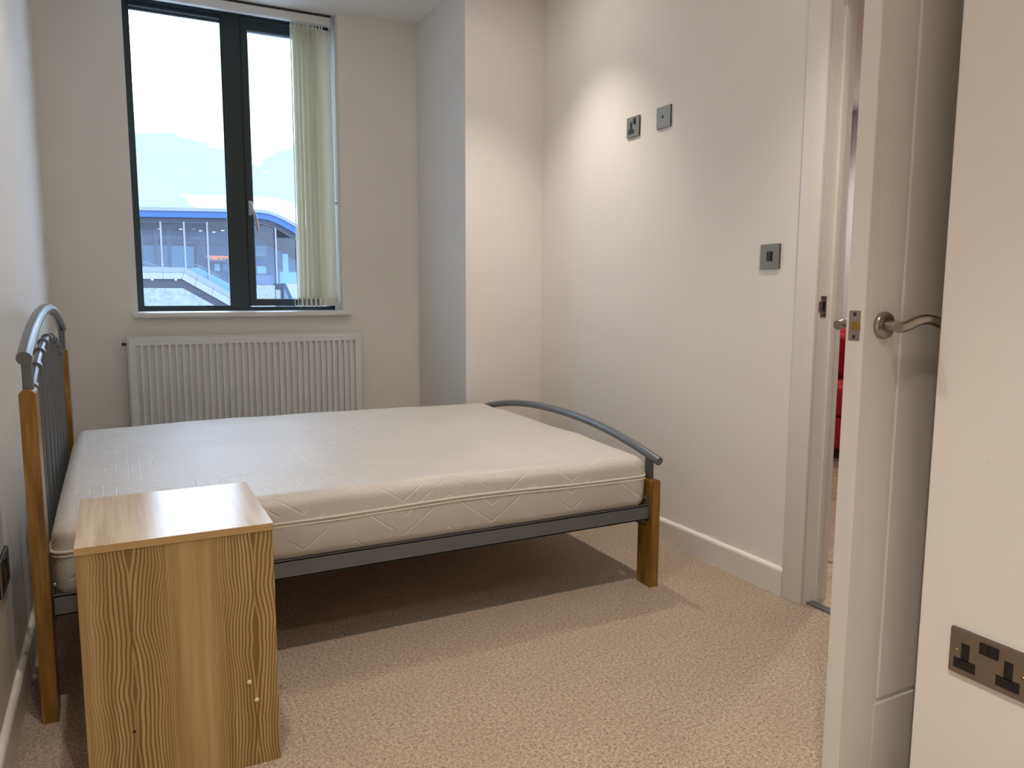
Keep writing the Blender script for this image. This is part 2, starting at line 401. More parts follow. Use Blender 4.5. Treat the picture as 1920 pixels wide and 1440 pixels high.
# sill board
bm = bmesh.new(); bm_box(bm, WX0+.001, WX1-.001, YW-.001, YFR+.002, WZ0-.021, WZ0+.004)
bm_box(bm, .081, 1.196, YW-.042, YW, WZ0-.022, WZ0+.003, bevel=.006)
struct(obj('trim_1', bm, 'sill', smooth=40), 'white window sill board with rounded nosing', 'sill')

# ------------------------------------------------------------------ vertical blind
bl = thing('vertical_blind', 'cream vertical blind drawn open to the right of the window', 'blind', (1.0, 4.41, 0))
BO = Vector((-1.0, -4.41, 0))
def BL(name, bm, mat, parent=bl, **k):
    bmesh.ops.translate(bm, verts=bm.verts[:], vec=BO); return obj(name, bm, mat, parent, **k)
bm = bmesh.new(); bm_box(bm, .112, 1.135, 4.392, 4.430, 2.506, 2.549, bevel=.003); BL('headrail', bm, 'white')
bm = bmesh.new(); bm_box(bm, .112, 1.138, 4.388, 4.434, 2.5495, 2.5590); BL('shadow_gap_strip', bm, 'steel_d')  # dark strip standing in for the shadow line between headrail and ceiling
bm = bmesh.new(); bm_box(bm, 1.135, 1.142, 4.388, 4.434, 2.500, 2.549, bevel=.003); BL('end_cap', bm, 'white')
def slat_mesh(bm, cx, cy, ang, w=.089, z0=1.015, z1=2.485, arc=.008, lean=0.0):
    n = 6; d = Vector((math.cos(ang), math.sin(ang), 0)); q = Vector((-d.y, d.x, 0)); rows = []
    for k in range(7):
        z = z0+(z1-z0)*k/6; row = []
        for j in range(n+1):
            s = (j/n-.5)*w; a = arc*(1-(2*j/n-1)**2)
            row.append((Vector((cx, cy, z))+d*s+q*a+Vector((lean*(1-k/6), 0, 0))))
        rows.append(row)
    F = [[bm.verts.new(p) for p in r] for r in rows]
    for k in range(6):
        for j in range(n): bm.faces.new((F[k][j], F[k][j+1], F[k+1][j+1], F[k+1][j]))
slats = []
for i in range(11):
    slats.append((.928+i*.0117+random.uniform(-.0012, .0012), R(85+(6 if i % 2 else -6)+random.uniform(-1.5, 1.5)), .004*(i-3)/8))
slats += [(1.060, R(60), .006), (1.078, R(20), .004), (1.092, R(9), .012)]
for i, (cx, a, ln) in enumerate(slats):
    bm = bmesh.new(); slat_mesh(bm, cx, 4.411 + (.012 if i == 12 else (0.0 if i < 12 else -.01)), a, lean=ln)
    s = BL('slat', bm, 'blind', smooth=60)
    d = Vector((math.cos(a), math.sin(a), 0)); q = Vector((-d.y, d.x, 0)); cyy = 4.411 + (.012 if i == 12 else (0.0 if i < 12 else -.01))
    c = Vector((cx+ln, cyy, 0))
    bm = bmesh.new()
    b2 = bmesh.new(); bm_box(b2, -.0445, .0445, -.0022, .0022, .978, 1.024, bevel=.0015)
    join(bm, b2, Matrix.Translation(c+q*.002) @ Matrix.Rotation(a, 4, 'Z')); BL('bottom_weight', bm, 'white', s)
    bm = bmesh.new(); bm_box(bm, cx-.003, cx+.003, 4.405, 4.417, 2.478, 2.502); BL('carrier_hook', bm, 'white', s)
# bead chain linking the weights, both ends
for dx, dy in ((0, -.044), (0, .044)):
    bm = bmesh.new()
    pts = []
    for i in range(11):
        a = slats[i]; x = a[0]+a[2]+math.cos(a[1])*(dy); y = 4.411+math.sin(a[1])*dy
        if pts: pts.append(((pts[-1][0]+x)/2, y, .972))
        pts.append((x, y, .984))
    bm_tube(bm, pts, .0016, 6); BL('link_chain', bm, 'white', smooth=60)
bm = bmesh.new(); bm_tube(bm, [(.905, 4.37, 1.02), (.896, 4.37, 1.008), (.894, 4.37, .992), (.90, 4.37, .980), (.912, 4.37, .977)], .0016, 6); BL('link_chain', bm, 'white', smooth=60)
# cord with wall clip on the reveal
bm = bmesh.new()
bm_tube(bm, [(1.143, 4.40, 2.50), (1.147, 4.40, 2.0), (1.150, 4.40, 1.57), (1.149, 4.40, 1.2), (1.147, 4.40, .985)], .0017, 6)
bm_tube(bm, [(1.146, 4.412, 2.50), (1.150, 4.412, 2.0), (1.152, 4.412, 1.57)], .0017, 6); cord = BL('cord', bm, 'white', smooth=60)
bm = bmesh.new(); bm_lathe(bm, [(.004, 0), (.007, .003), (.007, .009), (.004, .012)], 12, '-X', (1.155, 4.405, 1.555)); BL('cord_clip', bm, 'handle_grey', cord, smooth=50)
bm = bmesh.new(); bm_lathe(bm, [(.006, 0), (.009, .01), (.007, .03), (.003, .036)], 12, 'Z', (1.145, 4.40, .956)); BL('cord_weight', bm, 'white', cord, smooth=50)

# ------------------------------------------------------------------ radiator
rad = thing('radiator', 'white ribbed panel radiator under the window', 'radiator', (.64, 4.27, .22))
RX0, RX1, RY, RZ0, RZ1 = .050, 1.226, 4.232, .225, .826
NR = 35
def rad_panel():
    """pressed front sheet: flat border, 35 shallow channels with square-cut ends"""
    bm = bmesh.new(); pitch = (RX1-RX0-.055)/NR
    xs = [RX0, RX0+.006]; kind = [0, 0]
    x = RX0+.028
    for i in range(NR):
        c = x+pitch*(i+.5)
        xs += [c-pitch*.31, c-pitch*.26, c+pitch*.26, c+pitch*.31]; kind += [0, 1, 1, 0]
    xs += [RX1-.006, RX1]; kind += [0, 0]
    zs = [RZ0, RZ0+.006, RZ0+.036, RZ0+.040, RZ1-.039, RZ1-.036, RZ1-.008, RZ1-.002]
    zk = [0, 0, 0, 1, 1, 0, 0, 0]
    g = []
    for zi, z in enumerate(zs):
        row = []
        for xi, xx in enumerate(xs):
            y = RY
            if kind[xi] and zk[zi]: y += .0130
            if zi in (0, len(zs)-1) or xi in (0, len(xs)-1): y += .006
            row.append(bm.verts.new((xx, y, z)))
        g.append(row)
    for a in range(len(zs)-1):
        for b in range(len(xs)-1): bm.faces.new((g[a][b], g[a][b+1], g[a+1][b+1], g[a+1][b]))
    ext = bmesh.ops.extrude_face_region(bm, geom=bm.faces[:])
    for v in [e for e in ext['geom'] if isinstance(e, bmesh.types.BMVert)]: v.co.y = RY+.016
    return bm
def RB(name, bm, mat='radiator', parent=rad, **k):
    bmesh.ops.translate(bm, verts=bm.verts[:], vec=(-.64, -4.27, -.22)); return obj(name, bm, mat, parent, **k)
RB('front_panel', rad_panel())
bm = bmesh.new(); bm_box(bm, RX0+.01, RX1-.01, RY+.058, RY+.070, RZ0+.005, RZ1-.012); RB('rear_panel', bm)
for x0, x1 in ((RX0-.004, RX0+.001), (RX1-.001, RX1+.004)):
    bm = bmesh.new(); bm_box(bm, x0, x1, RY+.006, RY+.068, RZ0+.01, RZ1+.002, bevel=.002); RB('side_cover', bm)
# top grille: frame plus bars
bm = bmesh.new(); bm_box(bm, RX0-.004, RX1+.004, RY+.003, RY+.012, RZ1-.003, RZ1+.005, bevel=.002); bm_box(bm, RX0-.004, RX1+.004, RY+.060, RY+.068, RZ1-.003, RZ1+.005, bevel=.002)
gr = RB('top_grille', bm)
bm0 = None
for i in range(48):
    xx = RX0+.01+(RX1-RX0-.02)*i/47
    if bm0 is None:
        bm = bmesh.new(); bm_box(bm, xx-.004, xx+.004, RY+.011, RY+.061, RZ1-.002, RZ1+.002); bm0 = RB('grille_bar', bm, parent=gr); x00 = xx
    else:
        c = bm0.copy(); COL.objects.link(c); c.parent = gr; c.location.x += xx-x00
bm = bmesh.new(); bm_lathe(bm, [(.006, 0), (.006, .010), (.009, .010), (.009, .022), (.004, .024)], 12, '-X', (RX0-.004, RY+.035, RZ1-.03)); RB('bleed_valve', bm, 'steel_d', smooth=40)
for xx in (RX0-.004, ):
    bm = bmesh.new(); bm_lathe(bm, [(.010, 0), (.010, .02), (.014, .02), (.014, .045), (.010, .05)], 14, '-X', (xx, RY+.035, RZ0+.05)); RB('lockshield_valve', bm, 'chrome', smooth=40)
bm = bmesh.new(); bm_lathe(bm, [(.010, 0), (.010, .02), (.014, .02), (.014, .045), (.010, .05)], 14, 'X', (RX1+.004, RY+.035, RZ0+.05)); RB('lockshield_valve', bm, 'chrome', smooth=40)
for xx in (RX0-.04, RX1+.04):
    bm = bmesh.new(); bm_tube(bm, [(xx, RY+.035, 0.0), (xx, RY+.035, RZ0+.055)], .0075, 10); RB('pipe', bm, 'chrome', smooth=40)
for xx in (RX0+.2, RX1-.2):
    bm = bmesh.new(); bm_box(bm, xx-.015, xx+.015, RY+.066, YW-.001, RZ0+.05, RZ1-.05); RB('wall_bracket', bm)

# ------------------------------------------------------------------ doorway: lining, architrave, threshold
bm = bmesh.new()
bm_box(bm, XR, XR+.111, DY1, DY1+.019, 0, 2.03); bm_box(bm, XR, XR+.111, DY0-.019, DY0, 0, 2.03); bm_box(bm, XR, XR+.111, DY0-.019, DY1+.019, 2.0305, 2.0595)
struct(obj('trim_2', bm, 'gloss'), 'white door lining around the doorway', 'trim')
bm = bmesh.new()
bm_box(bm, XR+.048, XR+.078, DY1-.012, DY1, 0, 2.03, bevel=.003); bm_box(bm, XR+.048, XR+.078, DY0, DY0+.012, 0, 2.03, bevel=.003); bm_box(bm, XR+.048, XR+.078, DY0, DY1, 2.018, 2.03, bevel=.003)
struct(obj('trim_3', bm, 'gloss', smooth=40), 'white door stop strip inside the lining', 'trim')
def arch(xa, xb):
    bm = bmesh.new()
    bm_box(bm, xa, xb, DY1-.0005, DY1+.084, 0, 2.11, bevel=.004); bm_box(bm, xa, xb, YN+.003, DY0+.0005, 0, 2.11, bevel=.004); bm_box(bm, xa, xb, DY0-.006, DY1+.006, 2.036, 2.11, bevel=.004)
    return bm
struct(obj('trim_4', arch(XR-.016, XR-.0005), 'gloss', smooth=40), 'white flat architrave around the doorway', 'trim')
bm = bmesh.new(); bm_box(bm, XR+.014, XR+.050, DY0, DY1, -.004, .006, bevel=.003)
struct(obj('trim_5', bm, 'steel', smooth=40), 'metal threshold strip between carpet and boards', 'threshold')
st = thing('strike_plate', 'nickel strike plate let into the door lining', 'strike plate', (XR+.024, DY1, 1.02))
box('plate', (-.013, .013, -.0015, .0005, -.035, .035), 'chrome', st); box('lip', (-.024, -.012, -.0035, -.0005, -.017, .017), 'chrome', st, bevel=.001)
box('latch_hole', (-.006, .007, -.0022, 0, -.016, .016), 'black', st)
for z in (-.027, .027):
    bm = bmesh.new(); bm_lathe(bm, [(.004, 0), (.003, .0012)], 12, '-Y', (0, -.0015, z)); obj('screw', bm, 'steel_d', st)

# ------------------------------------------------------------------ door leaf (standing open at a right angle)
DX0, DX1, DYA, DYB, DZ0, DZ1 = 1.249, 2.048, .981, 1.021, .010, 2.018
door = thing('door_1', 'white moulded panel door standing open into the bedroom', 'door', (DX1, DYA, 0), kind='structure')
DO = Vector((-DX1, -DYA, 0))
def DR(name, bm, mat='door', parent=door, **k):
    bmesh.ops.translate(bm, verts=bm.verts[:], vec=DO); return obj(name, bm, mat, parent, **k)
def dbox(name, d, mat='door', parent=door, bevel=.0015):
    bm = bmesh.new(); bm_box(bm, *d, bevel=bevel, seg=1); return DR(name, bm, mat, parent)
g = .0045
bm = bmesh.new(); bm_box(bm, DX0+.02, DX1-.02, DYA+.004, DYB-.004, DZ0+.02, DZ1-.02); DR('core', bm)
dbox('stile', (DX0, 1.352-g, DYA, DYB, DZ0, DZ1)); dbox('stile', (1.945+g, DX1, DYA, DYB, DZ0, DZ1))
dbox('rail', (1.352-g, 1.945+g, DYA, DYB, DZ0, .230-g)); dbox('rail', (1.352-g, 1.945+g, DYA, DYB, 1.80+g, DZ1))
dbox('panel', (1.352+g, 1.945-g, DYA, DYB, .230+g, 1.80-g), bevel=.003)
# latch
fp = dbox('latch_plate', (DX0-.0008, DX0+.002, .989, 1.014, .977, 1.034), 'chrome', bevel=0)
dbox('latch_bolt', (DX0-.004, DX0+.002, .990, 1.007, .998, 1.0135), 'brass', fp, .001)
for z in (.984, 1.027):
    bm = bmesh.new(); bm_lathe(bm, [(.0042, 0), (.0034, .0008)], 12, '-X', (DX0-.0008, 1.0015, z)); DR('screw', bm, 'steel_d', fp)
def lever(ysurf, s, name):
    bm = bmesh.new(); bm_lathe(bm, [(.026, 0), (.026, .007), (.0245, .009), (.013, .0092), (.0125, .0075), (.0, .0075)], 32, '-Y' if s < 0 else 'Y', (1.301, ysurf, 1.006)); ro = DR(name, bm, 'chrome', smooth=35)
    bm = bmesh.new(); bm_tube(bm, [(1.301, ysurf+s*.006, 1.006), (1.301, ysurf+s*.046, 1.006)], .0095, 16)
    yb = ysurf+s*.048
    bm_tube(bm, [(1.283, yb, 1.003), (1.30, yb, 1.005), (1.318, yb, 1.0105), (1.338, yb, 1.016), (1.360, yb, 1.0185), (1.382, yb, 1.016), (1.402, yb, 1.010), (1.420, yb, 1.004)], .0097, 16)
    DR('lever', bm, 'chrome', ro, smooth=40)
lever(DYA, -1, 'handle_rose'); lever(DYB, 1, 'handle_rose')
for z in (.25, 1.0, 1.8):
    bm = bmesh.new(); bm_tube(bm, [(DX1+.006, DYA-.006, z-.05), (DX1+.006, DYA-.006, z+.05)], .006, 10); DR('hinge', bm, 'chrome', smooth=40)

# ------------------------------------------------------------------ electrical plates
def rr(bm, w, h, y0, y1, cx=0, cz=0, bev=.003):
    bm_box(bm, cx-w/2, cx+w/2, y0, y1, cz-h/2, cz+h/2, bevel=bev)
def plate(name, label, cat, loc, rotz, w, group=None):
    t = thing(name, label, cat, loc, rotz, group)
    bm = bmesh.new(); rr(bm, w-.0008, .0854, -.0045, 0, bev=0); obj('gasket', bm, 'black', t)
    bm = bmesh.new(); rr(bm, w, .086, -.0075, -.0042, bev=.0012); obj('face_plate', bm, 'plate', t)
    return t
def dark(t, name, w, h, cx, cz, y=-.0080, mat='black', bev=.0004):
    bm = bmesh.new(); rr(bm, w, h, y, -.006, cx, cz, bev); return obj(name, bm, mat, t)
def screw(t, cx, cz, r=.0036):
    bm = bmesh.new(); bm_lathe(bm, [(r, 0), (r*.8, .0008)], 14, '-Y', (cx, -.0075, cz)); s = obj('screw', bm, 'brass', t)
    bm = bmesh.new(); bm_box(bm, cx-r*.7, cx+r*.7, -.0088, -.0078, cz-.0005, cz+.0005); obj('screw_slot', bm, 'black', s)
def tee(t, cx, cz):
    """three-pin insert: earth slot above a wide live/neutral slot block"""
    bm = bmesh.new(); bm_box(bm, cx-.0078, cx+.0078, -.0080, -.006, cz-.006, cz+.027); bm_box(bm, cx-.0205, cx+.0205, -.0080, -.006, cz-.024, cz-.004)
    o = obj('pin_insert', bm, 'black', t)
    for dx, dz, w, h in ((0, .012, .004, .008), (-.011, -.013, .0065, .004), (.011, -.013, .0065, .004)):
        bm = bmesh.new(); bm_box(bm, cx+dx-w/2, cx+dx+w/2, -.0084, -.0079, cz+dz-h/2, cz+dz+h/2); obj('pin_slot', bm, 'seal', o)
RW = R(-90)
t = plate('wall_socket', 'single metal wall socket high beside the blank outlet plate', 'socket', (XR, 2.828, 1.777), RW, .090)
tee(t, -.012, -.006)
bm = bmesh.new(); bm_prism(bm, [(.013-.0045, .038-.004), (.013+.0045, .038-.004), (.013+.0065, .014), (.013+.004, .009), (.013-.004, .009), (.013-.0065, .014)], 1, -.011, -.006); obj('rocker', bm, 'black', t)
t = plate('outlet_plate', 'blank metal outlet plate with one small central hole', 'outlet plate', (XR, 2.618, 1.778), RW, .090)
bm = bmesh.new(); bm_lathe(bm, [(.0075, 0), (.007, .0008)], 16, '-Y', (-.004, -.0075, .002)); obj('outlet_hole', bm, 'black', t)
t = plate('light_switch', 'metal light switch plate with black rocker near doorway', 'light switch', (XR, 2.005, 1.190), RW, .088)
bm = bmesh.new(); bm_prism(bm, [(-.010, .017), (.010, .017), (.009, -.016), (-.009, -.016)], 1, -.012, -.006); obj('rocker', bm, 'black', t)
screw(t, -.030, 0); screw(t, .030, 0)
def double_socket(label, loc, rz):
    t = plate('double_socket', label, 'socket', loc, rz, .146)
    for cx in (-.043, .035): tee(t, cx, -.008)
    dark(t, 'rocker', .0165, .021, -.0088, .024, -.0100); dark(t, 'rocker', .0165, .021, .0082, .024, -.0100)
    screw(t, -.060, 0); screw(t, .060, 0)
double_socket('double metal socket on the projecting wall by the door', (XN, .773, .4035), RW)
double_socket('double metal socket on the left wall, cut by the picture edge', (XL, 2.115, .402), R(90))

# ------------------------------------------------------------------ bed
HX, FX = -.193, 1.692       # head and foot frame lines
BY0, BY1 = 2.148, 3.575     # outer faces of the legs
bed = thing('bed_frame', 'grey metal bed frame with honey pine corner posts', 'bed', (.75, 2.86, 0))
BDO = Vector((-.75, -2.86, 0))
def BD(name, bm, mat, parent=bed, **k):
    bmesh.ops.translate(bm, verts=bm.verts[:], vec=BDO); return obj(name, bm, mat, parent, **k)
def post(x, y0, y1, h, name):
    """flat pine post, top rounded across its thickness"""
    bm = bmesh.new(); r = .0125; x0, x1 = x-.0175, x+.0175
    prof = [(x0, 0), (x1, 0)] + [(x1-r+r*math.cos(a), h-r+r*math.sin(a)) for a in [R(90*i/6) for i in range(7)]] + [(x0+r-r*math.sin(a), h-r+r*math.cos(a)) for a in [R(90*i/6) for i in range(7)]]
    n = len(prof)
    A = [bm.verts.new((p[0], y0, p[1])) for p in prof]; B = [bm.verts.new((p[0], y1, p[1])) for p in prof]
    bm.faces.new(A); bm.faces.new(B[::-1])
    for i in range(n): bm.faces.new((A[i], B[i], B[(i+1) % n], A[(i+1) % n]))
    sharp = [e for e in bm.edges if len(e.link_faces) == 2 and e.calc_face_angle(0) > 1.2]
    bmesh.ops.bevel(bm, geom=sharp, offset=.004, segments=3, affect='EDGES', clamp_overlap=True)
    return BD(name, bm, 'post', smooth=40)
post(HX, BY0-.036, BY0+.045, .832, 'head_post'); post(HX, BY1-.045, BY1+.036, .832, 'head_post')
post(FX, BY0, BY0+.081, .398, 'foot_post'); post(FX, BY1-.081, BY1, .398, 'foot_post')
def arc_pts(x, y0, y1, z0, z1, n=40, p=2.0):
    out = []
    for i in range(n+1):
        t = -1+2*i/n; out.append((x, (y0+y1)/2+t*(y1-y0)/2, z1-(z1-z0)*abs(t)**p))
    return out
ym = (BY0+BY1)/2
def tb(name, pts, r, mat='steel', parent=bed, n=14):
    bm = bmesh.new(); bm_tube(bm, pts, r, n); return BD(name, bm, mat, parent, smooth=40)
tb('footboard_rail', arc_pts(FX, BY0-.012, BY1+.012, .468, .553, p=2.15), .0155, n=20)
tb('headboard_rail', arc_pts(HX, BY0-.045, BY1+.03, .908, 1.006, p=2.1), .0165, n=20)
for x, z0, z1, ys in ((FX, .33, .478, (BY0+.045, BY1-.045)), (HX, .70, .925, (BY0+.005, BY1-.005))):
    for y in ys:
        bm = bmesh.new(); bm_box(bm, x-.011, x+.011, y-.0125, y+.0125, z0, z1, bevel=.002); BD('upright', bm, 'steel')
ip = arc_pts(HX-.004, BY0+.03, BY1-.03, .782, .912, p=2.0)
inner = tb('headboard_inner_rail', ip, .0095)
hb_lo = tb('headboard_lower_bar', [(HX, BY0+.04, .268), (HX, BY1-.04, .268)], .0125)
NB = 9
for i in range(NB):
    t = -.84+1.68*i/(NB-1); y = ym+t*(BY1-BY0-.06)/2; zt = .912-.13*t*t
    tb('spindle', [(HX-.004, y, .262), (HX-.004, y, zt)], .0085, 'steel', n=10)
    dz = -.26*t/((BY1-BY0-.06)/2); dv = Vector((0, 1, dz)).normalized()
    bm = bmesh.new(); p = Vector((HX-.004, y, zt)); bm_tube(bm, [p-dv*.011, p-dv*.009, p+dv*.009, p+dv*.011], [.0125, .0155, .0155, .0125], 16); BD('collar', bm, 'steel', inner, smooth=30)
# side rails: angle section with end brackets
for y, s in ((BY0+.016, 1), (BY1-.016, -1)):
    bm = bmesh.new(); bm_box(bm, HX+.020, FX-.020, min(y, y+s*.003), max(y, y+s*.003), .252, .304); bm_box(bm, HX+.020, FX-.020, min(y, y+s*.03), max(y, y+s*.03), .2515, .2555)
    bm_box(bm, HX+.020, FX-.020, min(y, y+s*.012), max(y, y+s*.012), .3005, .3045)
    rl = BD('side_rail', bm, 'steel')
    for x in (FX-.0200, HX+.0200):
        d = -1 if x > 0 else 1
        bm = bmesh.new(); b2 = bmesh.new(); bm_box(b2, x-.002, x+.002, y+s*.024-.014, y+s*.024+.014, .236, .336, bevel=.0018); join(bm, b2); pl = BD('bracket', bm, 'steel', rl, smooth=40)
        for z in (.246, .326):
            bm = bmesh.new(); bm_lathe(bm, [(.006, 0), (.0055, .003), (.003, .0045)], 12, '-X' if d < 0 else 'X', (x+d*.002, y+s*.024, z)); BD('bolt', bm, 'chrome', pl, smooth=40)
tb('foot_cross_bar', [(FX-.01, BY0+.03, .225), (FX-.01, BY1-.03, .225)], .008, 'steel_d')
tb('centre_rail', [(HX+.02, ym, .262), (FX-.02, ym, .262)], .0125, 'steel_d')
sl0 = None
for i in range(14):
    x = HX+.10+i*(FX-HX-.2)/13
    if sl0 is None:
        bm = bmesh.new(); bm_box(bm, x-.027, x+.027, BY0+.05, BY1-.05, .2765, .2885, bevel=.002); sl0 = BD('slat', bm, 'pine_edge'); sx0 = x
    else:
        c = sl0.copy(); COL.objects.link(c); c.parent = bed; c.location.x += x-sx0
for i in (0, 1):
    y = BY0+.035 if i == 0 else BY1-.035
    bm = bmesh.new(); bm_box(bm, HX+.05, FX-.05, y-.012, y+.012, .270, .2755+.012); BD('slat_holder', bm, 'white')

# mattress
def make_mattress():
    hx, hy, hz, r = .913, .682, .100, .038
    def ticks(h, n):
        edge = [h-r*(1-math.cos(R(90*i/6))) for i in range(7)]
        e2 = [h-r+r*math.tan(R(45*i/6)) for i in range(7)]
        mid = [(-1+2*i/n)*(h-r) for i in range(1, n)]
        return [-q for q in reversed(e2)] + mid + e2
    xs, ys, zs = ticks(hx, 70), ticks(hy, 52), ticks(hz, 6)
    bm = bmesh.new(); cache = {}
    def V(x, y, z):
        k = (round(x, 6), round(y, 6), round(z, 6))
        if k not in cache: cache[k] = bm.verts.new((x, y, z))
        return cache[k]
    def face(us, vs, fn):
        for a, b in zip(us, us[1:]):
            for c, d in zip(vs, vs[1:]):
                bm.faces.new((V(*fn(a, c)), V(*fn(b, c)), V(*fn(b, d)), V(*fn(a, d))))
    face(xs, ys, lambda a, b: (a, b, hz)); face(xs, ys, lambda a, b: (a, b, -hz))
    face(xs, zs, lambda a, b: (a, -hy, b)); face(xs, zs, lambda a, b: (a, hy, b))
    face(ys, zs, lambda a, b: (-hx, a, b)); face(ys, zs, lambda a, b: (hx, a, b))
    uv = bm.loops.layers.uv.new('UVMap')
    bmesh.ops.recalc_face_normals(bm, faces=bm.faces[:])
    for f in bm.faces:
        nrm = f.normal
        for l in f.loops:
            c = l.vert.co
            if abs(nrm.z) > .7: q = (c.x, c.y+hy + (0 if nrm.z > 0 else 5))
            elif abs(nrm.y) > .7: q = (c.x, (-(hz-c.z) if nrm.y < 0 else 2*hy+(hz-c.z)))
            else: q = (c.y+3, -(hz-c.z))
            l[uv].uv = q
    for v in bm.verts:
        c = v.co.copy(); inn = Vector((max(-hx+r, min(hx-r, c.x)), max(-hy+r, min(hy-r, c.y)), max(-hz+r, min(hz-r, c.z))))
        d = c-inn
        if d.length > 1e-9:
            # cube corner -> rounded corner
            v.co = inn + d.normalized()*r
        c = v.co
        top = max(0, c.z/hz); side = max(0, -c.y/hy)
        w = mnoise.noise(Vector((c.x*3.1, c.y*3.3, 2.0)))*.006 + mnoise.noise(Vector((c.x*8, c.y*9, 5.0)))*.0022
        t_ = max(0, min(1, (c.y+hy)/.45)); rise = t_*t_*(3-2*t_)
        crown = .018*rise + .004*math.cos(c.x*3) + .006*max(0, 1-abs(c.x+.3)/.6)
        if c.z > 0: c.z += (w+crown-.006 - .010*math.exp(-((c.x-.25)**2/.25+(c.y+.1)**2/.12)))*min(1, top)
        # soft bulge of the walls, tucked at the seam
        bul = .010*(1-(abs(c.z)/hz)**2) + .004*mnoise.noise(Vector((c.x*5, c.z*9, 1)))
        k = abs(c.y)/hy
        if k > .95: c.y += math.copysign(bul*(k-.95)/.05, c.y)
        k = abs(c.x)/hx
        if k > .95: c.x += math.copysign(bul*(k-.95)/.05, c.x)
        # sagging slack at the head corner facing the room
        if c.x < -.55 and c.y < -.35: c.z -= .010*min(1, (-.55-c.x)/.35)*max(0, -c.z/hz)
    return bm
MX, MY, MZ = .746, 2.852, .3925
mt = thing('mattress', 'white quilted mattress lying on the grey bed frame', 'mattress', (MX, MY, MZ))
bm = make_mattress()
me = bpy.data.meshes.new('cover'); bm.to_mesh(me); bm.free(); me.materials.append(M['mattress'])
for p in me.polygons: p.use_smooth = True
cv = bpy.data.objects.new('cover', me); COL.objects.link(cv); cv.parent = mt
# double zip seam all round
def seam(z, rr_):
    pts = []; hx, hy, r = .913+.0090, .682+.0090, .040
    def wz(x, y): return z + .008*math.sin(x*2.2+.6) - .006*(x/hx) + .003*math.sin(x*7)
    for cx, cy, a0 in ((hx-r, hy-r, 0), (-hx+r, hy-r, 90), (-hx+r, -hy+r, 180), (hx-r, -hy+r, 270)):
        for i in range(7):
            a = R(a0+15*i); pts.append((cx+r*math.cos(a), cy+r*math.sin(a)))
    full = []
    for a, b in zip(pts, pts[1:]+pts[:1]):
        n = max(1, int(math.dist(a, b)/.05))
        for i in range(n): full.append((a[0]+(b[0]-a[0])*i/n, a[1]+(b[1]-a[1])*i/n))
    bm = bmesh.new(); bm_tube(bm, [(x, y, wz(x, y)) for x, y in full+full[:1]], rr_, 8, caps=False); return bm
sm = obj('seam_piping', seam(.024, .0042), 'piping', mt, smooth=60)
obj('seam_piping', seam(.013, .0030), 'piping', mt, smooth=60)

# ------------------------------------------------------------------ bedside cabinet
NX0, NX1, NY0, NY1, NZ = -.097, .2875, 1.706, 2.112, .558
ns = thing('bedside_cabinet', 'pine-print bedside cabinet seen from its plain side', 'cabinet', ((NX0+NX1)/2, (NY0+NY1)/2, 0))
NO = Vector((-(NX0+NX1)/2, -(NY0+NY1)/2, 0))
def NS(name, d, mat, parent=ns, bevel=.0008):
    bm = bmesh.new(); bm_box(bm, *d, bevel=bevel, seg=1); bmesh.ops.translate(bm, verts=bm.verts[:], vec=NO); return obj(name, bm, mat, parent)
tp = NS('top', (NX0, NX1, NY0, NY1, NZ-.016, NZ), 'pine_top'); 
NS('edge_band', (NX0-.0004, NX1+.0004, NY0-.0008, NY0+.0004, NZ-.016, NZ-.0006), 'pine_edge', tp, 0)
NS('edge_band', (NX1-.0004, NX1+.0008, NY0, NY1, NZ-.016, NZ-.0006), 'pine_edge', tp, 0)
NS('side_panel', (NX0+.001, NX1-.001, NY0+.0015, NY0+.0165, .0, NZ-.0165), 'pine'); NS('side_panel', (NX0+.001, NX1-.001, NY1-.0165, NY1-.0015, .0, NZ-.0165), 'pine')
NS('back_panel', (NX0+.002, NX0+.006, NY0+.0168, NY1-.0168, .03, NZ-.0165), 'pine')
NS('base', (NX0+.006, NX1-.02, NY0+.0168, NY1-.0168, .05, .065), 'pine'); NS('plinth', (NX1-.04, NX1-.025, NY0+.0168, NY1-.0168, 0, .05), 'pine')
for z0, z1 in ((.058, .215), (.220, .377), (.382, .5395)):
    d = NS('drawer_front', (NX1-.018, NX1-.001, NY0+.0175, NY1-.0175, z0, z1), 'pine')
    bm = bmesh.new(); bm_lathe(bm, [(.006, 0), (.006, .010), (.013, .016), (.012, .024), (.004, .027)], 16, 'X', (NX1-.001, (NY0+NY1)/2, (z0+z1)/2)); bmesh.ops.translate(bm, verts=bm.verts[:], vec=NO); obj('knob', bm, 'chrome', d, smooth=40)
def peg(x, z):
    bm = bmesh.new(); bm_lathe(bm, [(.0052, 0), (.0052, .003), (.003, .0055), (.0008, .006)], 14, '-Y', (x, NY0+.0015, z)); bmesh.ops.translate(bm, verts=bm.verts[:], vec=NO); obj('dowel_cap', bm, plain('pale_dowel', (.72, .58, .36, 1), .4), ns, smooth=60, label='pale round dowel cap')
peg(.2240, .2000); peg(.2385, .1545)
bm = bmesh.new(); bm_lathe(bm, [(.0036, 0), (.003, .0006)], 12, '-Y', (-.009, NY0+.0014, .146)); bmesh.ops.translate(bm, verts=bm.verts[:], vec=NO); obj('screw_hole', bm, 'black', ns)

